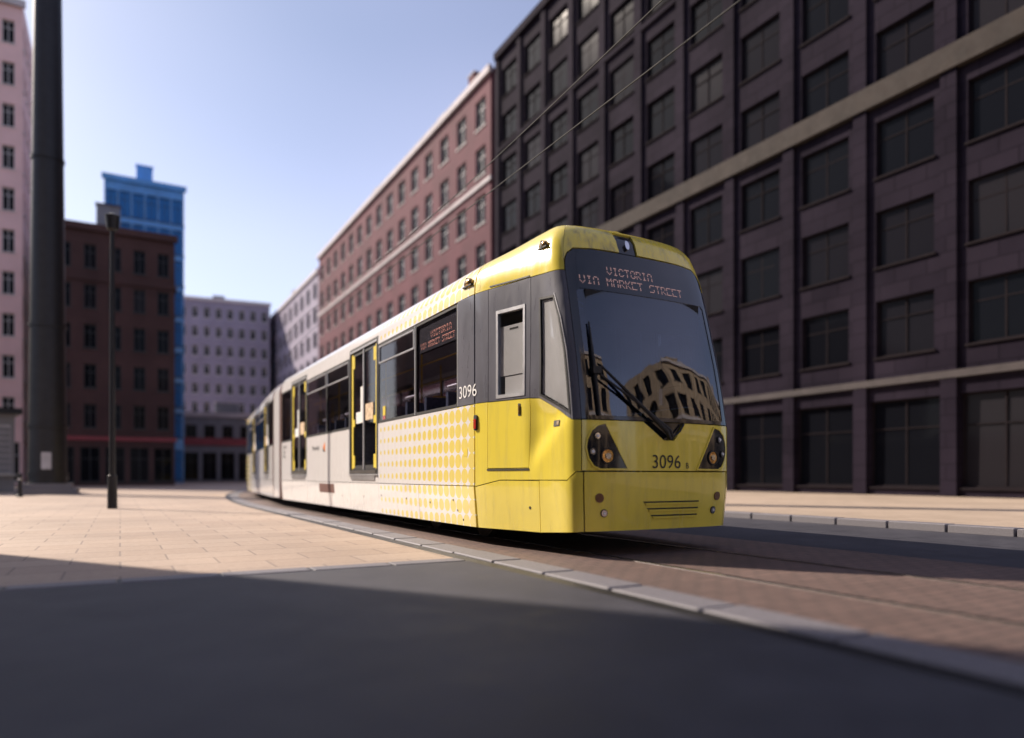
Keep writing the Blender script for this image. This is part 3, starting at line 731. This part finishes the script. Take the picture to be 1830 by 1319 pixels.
# ---- wiper
def on(q, z, off): return P1(q, z, off)
wp = MB()
wp.tube([on(-.17, 1.33, .02), on(-.10, 1.40, .06), on(.35, 1.75, .07), on(.74, 2.10, .06)], [.03, .026, .02, .014], 6)
wp.tube([on(-.21, 1.35, .02), on(-.14, 1.42, .06), on(.30, 1.70, .07), on(.76, 2.0, .06)], [.024, .02, .015, .012], 6)
w_arm = wp.build('wiper_arm', M['rubber'], tram, 60); COPIES.append((w_arm, False, True))
wb = MB().tube([on(.79, 1.56, .022), on(.81, 2.1, .026), on(.805, 2.62, .022)], [.016, .024, .010], 6).box(*(lambda p: (p.x - .05, p.x + .06, p.y - .03, p.y + .02, p.z - .04, p.z + .04))(on(.80, 2.06, .04)))
wb = wb.build('wiper_blade', M['rubber'], tram, 60); COPIES.append((wb, False, True))
wv = MB().tube([on(-.20, 1.32, .0), on(-.33, 1.42, .02), on(-.40, 1.505, .01)], .012, 6).build('washer_pipe', M['rubber'], tram)
# ---- copies: far side, then second car
def clone(o, mtx, par):
    c = o.copy(); C.objects.link(c); c.parent = par; c.matrix_parent_inverse = Matrix(); c.matrix_basis = mtx
    return c
for o, far, car2 in list(COPIES):
    kids = list(o.children)
    jobs = []
    if far: jobs.append(MX)
    if car2: jobs.append(M2)
    if far and car2: jobs.append(M2 @ MX)
    for mt in jobs:
        c = clone(o, mt, tram)
        for k in kids: clone(k, Matrix(), c)
# ---- articulation between the cars
def hoop(y0, y1, hw, z0, z1, mat, name, rot):
    prof = [(-hw, z0), (-hw, 3.3), (-hw + .04, 3.5), (-hw + .14, 3.62), (-hw + .35, 3.68), (hw - .35, 3.68), (hw - .14, 3.62), (hw - .04, 3.5), (hw, 3.3), (hw, z0)]
    v_, f_ = [], []
    for yy in (y0, y1):
        for x_, z_ in prof: v_.append((x_, yy, z_))
    n_ = len(prof); f_ = [(i, i + 1, n_ + i + 1, n_ + i) for i in range(n_ - 1)]
    v2 = [(x_ * .95, y_, z_ - .03 if z_ > 3 else z_) for x_, y_, z_ in v_]; k = len(v_)
    f_ += [tuple(reversed([j + k for j in q_])) for q_ in f_]
    f_ += [(i, i + k, i + 1 + k, i + 1) for i in range(n_ - 1)] + [(n_ + i, n_ + i + 1, n_ + i + 1 + k, n_ + i + k) for i in range(n_ - 1)]
    o = mesh_obj(name, v_ + v2, f_, mat, tram, 40)
    o.matrix_basis = Matrix.Translation((0, YA, 0)) @ Matrix.Rotation(R(rot), 4, 'Z') @ Matrix.Translation((0, -YA, 0)); return o
hoop(YA - .53, YA + .53, 1.395, .25, 3.7, M['white'], 'gangway_cover', -2.5)
for k in range(3):
    hoop(14.70 + k * .10, 14.775 + k * .10, 1.40 - .025 * (k % 2), .24, 3.6, M['bellows'], 'bellows_rib', 0)
    hoop(16.30 - k * .10 - .075, 16.30 - k * .10, 1.40 - .025 * (k % 2), .24, 3.6, M['bellows'], 'bellows_rib', -5)

# ------------------------------------------------------------------ buildings
def bmat(k):
    return dict(
        dark=lambda: brickm('charcoal_ashlar', (.016, .0125, .020), (.026, .020, .030), (.006, .005, .008), 1.3, .62, .03, .04),
        bronze=lambda: simple('bronze_stone', (.036, .027, .022), .9, 0, .25, 1.2),
        bronze2=lambda: simple('weathered_stone', (.055, .044, .043), .8, 0, .25, 1.2),
        red=lambda: brickm('red_brick', (.105, .031, .043), (.14, .042, .056), (.11, .08, .085)),
        brown=lambda: brickm('brown_brick', (.066, .032, .030), (.088, .044, .040), (.07, .055, .05)),
        pale=lambda: simple('pale_stone', (.52, .47, .47), .8, 0, .15, .5, bstr=.2),
        pink=lambda: simple('pink_render', (.80, .53, .50), .85, 0, .1, .4),
        lav=lambda: simple('lavender_stone', (.27, .24, .31), .8, 0, .12, .4),
        sand=lambda: simple('sandstone', (.42, .32, .22), .8, 0, .2, 1., bstr=.2),
        grey=lambda: simple('grey_panel', (.20, .20, .22), .6, 0, .12, .7),
        redsign=lambda: simple('dark_red_fascia', (.26, .035, .045), .5, 0, .15, 1.),
        bluep=lambda: simple('blue_panel', (.07, .30, .68), .3, 0, .2, .5, .3),
    )[k]()
BM = {k: bmat(k) for k in ('dark', 'bronze', 'bronze2', 'red', 'brown', 'pale', 'pink', 'lav', 'sand', 'grey', 'redsign', 'bluep')}
def pane_mat(name, col, rough): 
    m, t, b = new_mat(name); b.inputs['Base Color'].default_value = (*col, 1); b.inputs['Roughness'].default_value = rough
    b.inputs['Specular IOR Level'].default_value = .05
    n = noise(t, coords(t, (1, 1, 1)), .9, 2); bump(t, b, n, .1, .02); return m
PANE = [pane_mat('window_dark', (.006, .0065, .009), .06), pane_mat('window_blind', (.020, .018, .021), .12), pane_mat('window_curtain', (.011, .010, .013), .08)]
PBLUE = pane_mat('blue_glazing', (.04, .20, .50), .06)
FRM = dict(dark=simple('frame_dark', (.03, .03, .032), .5), white=simple('frame_white', (.6, .58, .56), .6), bronze=simple('frame_bronze', (.020, .016, .018), .9, 0, spec=.05))
WCACHE = {}
def win_meshes(w_, h_, style, pane):
    key = (round(w_, 3), round(h_, 3), style, pane.name)
    if key in WCACHE: return WCACHE[key]
    m_ = MB(); t = .07
    m_.box(0, w_, -.03, .04, 0, t).box(0, w_, -.03, .04, h_ - t, h_).box(0, t, -.03, .04, t, h_ - t).box(w_ - t, w_, -.03, .04, t, h_ - t)
    m_.box(w_ / 2 - .03, w_ / 2 + .03, -.02, .03, t, h_ - t)
    m_.box(-.08, w_ + .08, -.29, -.035, -.09, -.004)
    if h_ > 1.3: m_.box(t, w_ / 2 - .03, -.02, .03, h_ * .66, h_ * .66 + .05).box(w_ / 2 + .03, w_ - t, -.02, .03, h_ * .66, h_ * .66 + .05)
    a = bpy.data.meshes.new('window'); a.from_pydata(m_.v, [], m_.f); a.materials.append(FRM[style])
    b = bpy.data.meshes.new('pane'); b.from_pydata([(t, .012, t), (w_ - t, .012, t), (w_ - t, .012, h_ - t), (t, .012, h_ - t)], [], [(0, 1, 2, 3)]); b.materials.append(pane)
    WCACHE[key] = (a, b); return a, b
def building(name, label, cat, org, rz, W, D, base_h, floors, fh, bays, mat, style='dark', ww=.55, wh=.62, sides=(), sbays=4, trim=None,
             base_w=.8, base_open=.78, courses=(), pilasters=False, parapet=1.0, panes=None, group=None, roofmat=None, sill=True):
    root = empty(name, org, rz); tag(root, label, cat, group)
    H = base_h + floors * fh + parapet
    v_, f_ = [], []
    trim = trim or mat
    def face(o, ux, uy, width, nb, windows):
        nx, ny = uy, -ux                     # outward normal of a face running along (ux, uy)
        def pt(s, z, d=0.): return (o[0] + ux * s - nx * d, o[1] + uy * s - ny * d, z)
        def quad(a, b, c, d):
            i = len(v_); v_.extend([a, b, c, d]); f_.append((i, i + 1, i + 2, i + 3))
        if not windows:
            quad(pt(0, 0), pt(width, 0), pt(width, H), pt(0, H)); return
        bw = width / nb
        rows = [(0.35, base_h * base_open, base_w)] + [(base_h + k * fh + fh * (1 - wh) * .5, base_h + k * fh + fh * (1 + wh) * .5, ww) for k in range(floors)]
        zc = 0.
        for r_, (z0, z1, wr) in enumerate(rows):
            quad(pt(0, zc), pt(width, zc), pt(width, z0), pt(0, z0))
            sc = 0.
            for k in range(nb):
                a = bw * k + bw * (1 - wr) / 2; b = a + bw * wr
                quad(pt(sc, z0), pt(a, z0), pt(a, z1), pt(sc, z1)); sc = b
                dd = .28
                quad(pt(a, z0), pt(a, z0, dd), pt(a, z1, dd), pt(a, z1)); quad(pt(b, z0, dd), pt(b, z0), pt(b, z1), pt(b, z1, dd))
                quad(pt(a, z0), pt(b, z0), pt(b, z0, dd), pt(a, z0, dd)); quad(pt(a, z1, dd), pt(b, z1, dd), pt(b, z1), pt(a, z1))
                pn = random.choices(panes or PANE, weights=(6, 1, 2)[:len(panes or PANE)])[0]
                am, pm = win_meshes(b - a, z1 - z0, style, pn)
                wo_ = bpy.data.objects.new('window', am); C.objects.link(wo_); wo_.parent = root
                wo_.location = pt(a, z0, .2); wo_.rotation_euler = (0, 0, math.atan2(uy, ux))
                po = bpy.data.objects.new('pane', pm); C.objects.link(po); po.parent = wo_; po.rotation_euler = (random.uniform(-.01, .01), 0, random.uniform(-.012, .012))
            quad(pt(sc, z0), pt(width, z0), pt(width, z1), pt(sc, z1)); zc = z1
        quad(pt(0, zc), pt(width, zc), pt(width, H), pt(0, H))
    face((0, 0), 1, 0, W, bays, True)
    face((W, 0), 0, 1, D, sbays, 'right' in sides)
    face((W, D), -1, 0, W, bays, 'back' in sides)
    face((0, D), 0, -1, D, sbays, 'left' in sides)
    v_ += [(0, 0, H - .3), (W, 0, H - .3), (W, D, H - .3), (0, D, H - .3)]; i = len(v_); f_.append((i - 4, i - 3, i - 2, i - 1))
    mesh_obj('wall', v_, f_, mat, root)
    for (z, th, proud, tm) in courses:
        MB().box(-proud, W + proud, -proud, -.002, z, z + th).build('string_course', tm, root)
        if 'left' in sides: MB().box(-proud, -.002, 0, D, z, z + th).build('string_course', tm, root)
        if 'right' in sides: MB().box(W + .002, W + proud, 0, D, z, z + th).build('string_course', tm, root)
    MB().box(-.25, W + .25, -.35, -.003, H - .55, H + .05).build('cornice', trim, root)
    rr = random.Random(len(label))
    for k in range(max(1, int(W / 9))):
        x_ = W * (k + .5) / max(1, int(W / 9)) + rr.uniform(-2, 2) * min(1, W / 30); d_ = rr.uniform(.8, 2.2); ht = rr.uniform(.9, 2.6); ww_ = rr.uniform(.5, 1.6)
        c_ = MB().box(x_ - ww_, x_ + ww_, d_, d_ + rr.uniform(.9, 2.2), H - .3, H + ht).build('chimney' if rr.random() < .6 else 'roof_plant', mat if rr.random() < .6 else BM['grey'], root)
        MB().box(x_ - ww_ - .08, x_ + ww_ + .08, d_ - .08, d_ + .7, H + ht, H + ht + .12).build('capping', trim, c_)
    if pilasters:
        for k in range(bays + 1):
            x_ = W / bays * k; MB().box(x_ - .3, x_ + .3, -.18, -.003, 0.02, H - .56).build('pilaster', trim, root)
    return root, H
# right-hand side of the street: facades face -x (towards the tram)
bA, _ = building('office_building', 'dark charcoal office block with bronze band along the right side of the street', 'building', (27.6, 52, .1), R(-90), 44, 18, 5.0, 8, 3.75, 12, BM['dark'], 'bronze', .66, .62, sides=('right',), sbays=5,
              trim=BM['dark'], courses=((4.5, .28, .22, BM['bronze2']), (16.15, .9, .3, BM['bronze']), (27.6, .3, .2, BM['dark'])), pilasters=True)
bB, _ = building('brick_warehouse', 'tall red brick warehouse with pale stone bands beyond the dark office block', 'building', (27.4, 112, .1), R(-90), 59, 18, 5.0, 7, 4.2, 15, BM['red'], 'white', .5, .6,
              trim=BM['pale'], courses=((4.7, .4, .25, BM['pale']), (9.0, .3, .15, BM['pale']), (17.4, .35, .18, BM['pale']), (25.8, .35, .18, BM['pale'])))
bC, _ = building('stone_building', 'pale lavender stone block at the far end of the right side', 'building', (27.8, 190, .1), R(-90), 76, 18, 5, 7, 4.0, 16, BM['lav'], 'dark', .5, .6, trim=BM['pale'],
              courses=((5, .4, .25, BM['pale']),))
# far end and left
bD, HD = building('brown_building', 'narrow dark brown brick building facing down the street at the left', 'building', (-5.2, 72, 0), 0, 9.6, 16, 4.4, 5, 3.5, 5, BM['brown'], 'dark', .5, .6, sides=('right', 'left'), sbays=6, trim=BM['brown'],
              courses=((4.0, .35, .15, BM['redsign']), (18.0, .3, .15, BM['brown'])))
bE, HE = building('glass_tower', 'blue glazed tower rising behind the dark brown brick building', 'tower', (-1.6, 92, 0), 0, 8.2, 12, 5, 8, 3.6, 6, BM['bluep'], 'dark', .86, .8, sides=('right', 'left'), sbays=6, panes=[PBLUE], parapet=1.2)
bF, _ = building('pink_tower', 'tall pale pink rendered tower at the far left edge', 'tower', (-16, 76, 0), 0, 8.4, 12, 5, 10, 3.7, 4, BM['pink'], 'white', .45, .55, sides=('right',), sbays=6, trim=BM['pale'])
bG, _ = building('low_shops', 'low grey parade of shops with dark red fascia closing the street', 'building', (4.9, 104, 0), R(-4), 16, 10, 5.2, 1, 3.4, 7, BM['grey'], 'dark', .6, .5, trim=BM['pale'], parapet=.8,
              courses=((5.0, 1.0, .3, BM['redsign']), (9.2, .25, .2, BM['pale'])))
bH, _ = building('pale_block', 'pale lavender office block behind the low parade of shops', 'building', (9.5, 150, 0), R(-6), 17, 14, 5, 8, 3.7, 8, BM['lav'], 'white', .5, .55, trim=BM['pale'])
# off to the left and behind the viewer: it shades the foreground, the other shows only in the windscreen
bI, _ = building('corner_building', 'tall stone corner building left of the viewer, shading the foreground', 'building', (-8.5, -26, 0), R(90), 47, 20, 5, 6, 3.8, 11, BM['grey'], 'dark', .5, .6, trim=BM['grey'])
for lx, ly, lw, nb, lab in ((72, -18, 40, 11, 'banded pale stone block behind the viewer, right of the street'), (21, -22, 16, 5, 'banded pale stone block behind the viewer, left of the street')):
    building('banded_building', lab, 'building', (lx, ly, 0), R(180), lw, 14, 4.5, 4, 3.9, nb, BM['sand'], 'dark', .55, .66, trim=BM['pale'], sides=('right',), sbays=4,
             courses=((4.2, .6, .25, BM['pale']), (8.2, .5, .2, BM['pale']), (12.1, .5, .2, BM['pale'])))
bK, _ = building('added_reflection_block', 'long dark brick hall standing left of the pink tower', 'building', (-48, 62, 0), 0, 29, 14, 4.6, 4, 3.7, 12, BM['brown'], 'white', .5, .6, trim=BM['sand'], sides=('right',), sbays=5,
              courses=((4.3, .35, .2, BM['sand']),))  # out of view, added so the tram's side windows reflect brick, not sky
# ------------------------------------------------------------------ street furniture
def mast(loc):
    root = empty('lighting_mast', loc); tag(root, 'tall tapered dark steel mast standing on the plaza at the left edge', 'mast')
    MB().tube([(0, 0, .5), (0, 0, 12), (0, 0, 30)], [.80, .70, .52], 16).build('shaft', G['iron'], root, 40)
    m_ = MB(); m_.box(-1.25, 1.25, -1.25, 1.25, 0, .3); m_.box(-1.0, 1.0, -1.0, 1.0, .3, .52); m_.build('plinth', G['granite'], root)
    for z in (.9, 3.2, 8., 16.): MB().tube([(0, 0, z), (0, 0, z + .16)], .86 - .0095 * z, 16).build('collar', G['iron'], root, 40)
    MB().box(-.2, .2, -.85, -.76, 1.2, 2.0).build('access_door', M['interior'], root)
    MB().box(-1.3, 1.3, -.1, .1, 29.6, 29.8).build('crossarm', G['iron'], root)
    for k in (-1, -.33, .33, 1): MB().box(k * 1.1 - .2, k * 1.1 + .2, -.3, .15, 29.1, 29.6).build('floodlight', M['interior'], root)
mast((-3.05, 40.5, 0))
def lamp_post(loc):
    root = empty('lamp_post', loc); tag(root, 'slim dark post top lamp on the plaza in front of the brown building', 'lamp post')
    MB().tube([(0, 0, 0), (0, 0, .9), (0, 0, .92), (0, 0, 7.6)], [.13, .12, .085, .055], 10).build('shaft', G['iron'], root, 40)
    MB().tube([(0, 0, 7.55), (0, 0, 7.62), (0, 0, 7.98), (0, 0, 8.06)], [.07, .15, .19, .05], 10).build('lantern', G['iron'], root, 40)
lamp_post((-.19, 22.1, 0))
def kiosk(loc, rz):
    root = empty('kiosk', loc, rz); tag(root, 'grey flat roofed kiosk beside the foot of the mast', 'kiosk')
    MB().box(-2.2, 2.2, -1.4, 1.4, 0, 4.2).build('body', BM['grey'], root)
    MB().box(-2.5, 2.5, -1.8, 1.7, 4.2, 4.5).build('roof', G['iron'], root)
    for k in range(4):
        x_ = -2.0 + k * 1.02
        f_ = MB().box(x_, x_ + .95, -1.46, -1.402, 1.0, 3.6).build('shutter', M['interior'], root)
        for j in range(8): MB().box(x_ + .03, x_ + .92, -1.48, -1.462, 1.05 + j * .31, 1.05 + j * .31 + .27).build('slat', BM['grey'], f_)
    MB().box(-2.25, 2.25, -1.75, -1.405, .9, .98).build('counter', M['steel'], root)
kiosk((-7.4, 47, 0), R(12))
def bollard(loc, label):
    root = empty('bollard', loc); tag(root, label, 'bollard', 'bollards on the plaza')
    MB().tube([(0, 0, 0), (0, 0, .08), (0, 0, .1), (0, 0, .85), (0, 0, .95), (0, 0, 1.0)], [.12, .12, .085, .075, .08, .04], 12).build('post', G['iron'], root, 50)
    MB().tube([(0, 0, .72), (0, 0, .78)], .09, 12).build('band', M['alu'], root, 50)
for k, nm in enumerate(('nearest', 'second', 'third', 'farthest')):
    bollard((-4.2 + k * .5, 30 + k * 6.0, 0), nm + ' dark bollard in the row across the plaza')
# overhead line
def wire(name, label, off, z0, sag=0.):
    p = []
    for k in range(-6, 40):
        x_, y_ = track(k * 3.0, off); p.append((x_, y_, z0 + sag * math.sin(k * 3.0 / 30 * math.pi) ** 2))
    o = MB().tube(p, .009, 5).build(name, M['under']); tag(o, label, 'wire', 'overhead line'); return o
wire('contact_wire', 'lower overhead wire strung above the tram', 0, 5.7)
wire('messenger_wire', 'upper sagging overhead wire strung above the tram', 0.02, 6.6, -.5)
def catenary_pole(sv, label):
    x_, y_ = track(sv, 4.0); a = 0 if sv < TC0 else min((sv - TC0) / TR, R(38))
    root = empty('overhead_line_pole', (x_, y_, 0), -a); tag(root, label, 'pole', 'overhead line poles')
    MB().tube([(0, 0, 0), (0, 0, 7.6)], [.12, .085], 10).build('shaft', G['iron'], root, 40)
    MB().tube([(0, 0, 6.62), (-4.05, 0, 6.62)], .035, 8).build('bracket', G['iron'], root, 40)
    MB().tube([(0, 0, 7.4), (-2.6, 0, 6.65)], .015, 6).build('stay', G['iron'], root)
    MB().tube([(-3.9, 0, 6.6), (-4.0, 0, 5.72)], .012, 6).build('dropper', G['iron'], root)
catenary_pole(60, 'dark overhead line pole behind the tail of the tram')
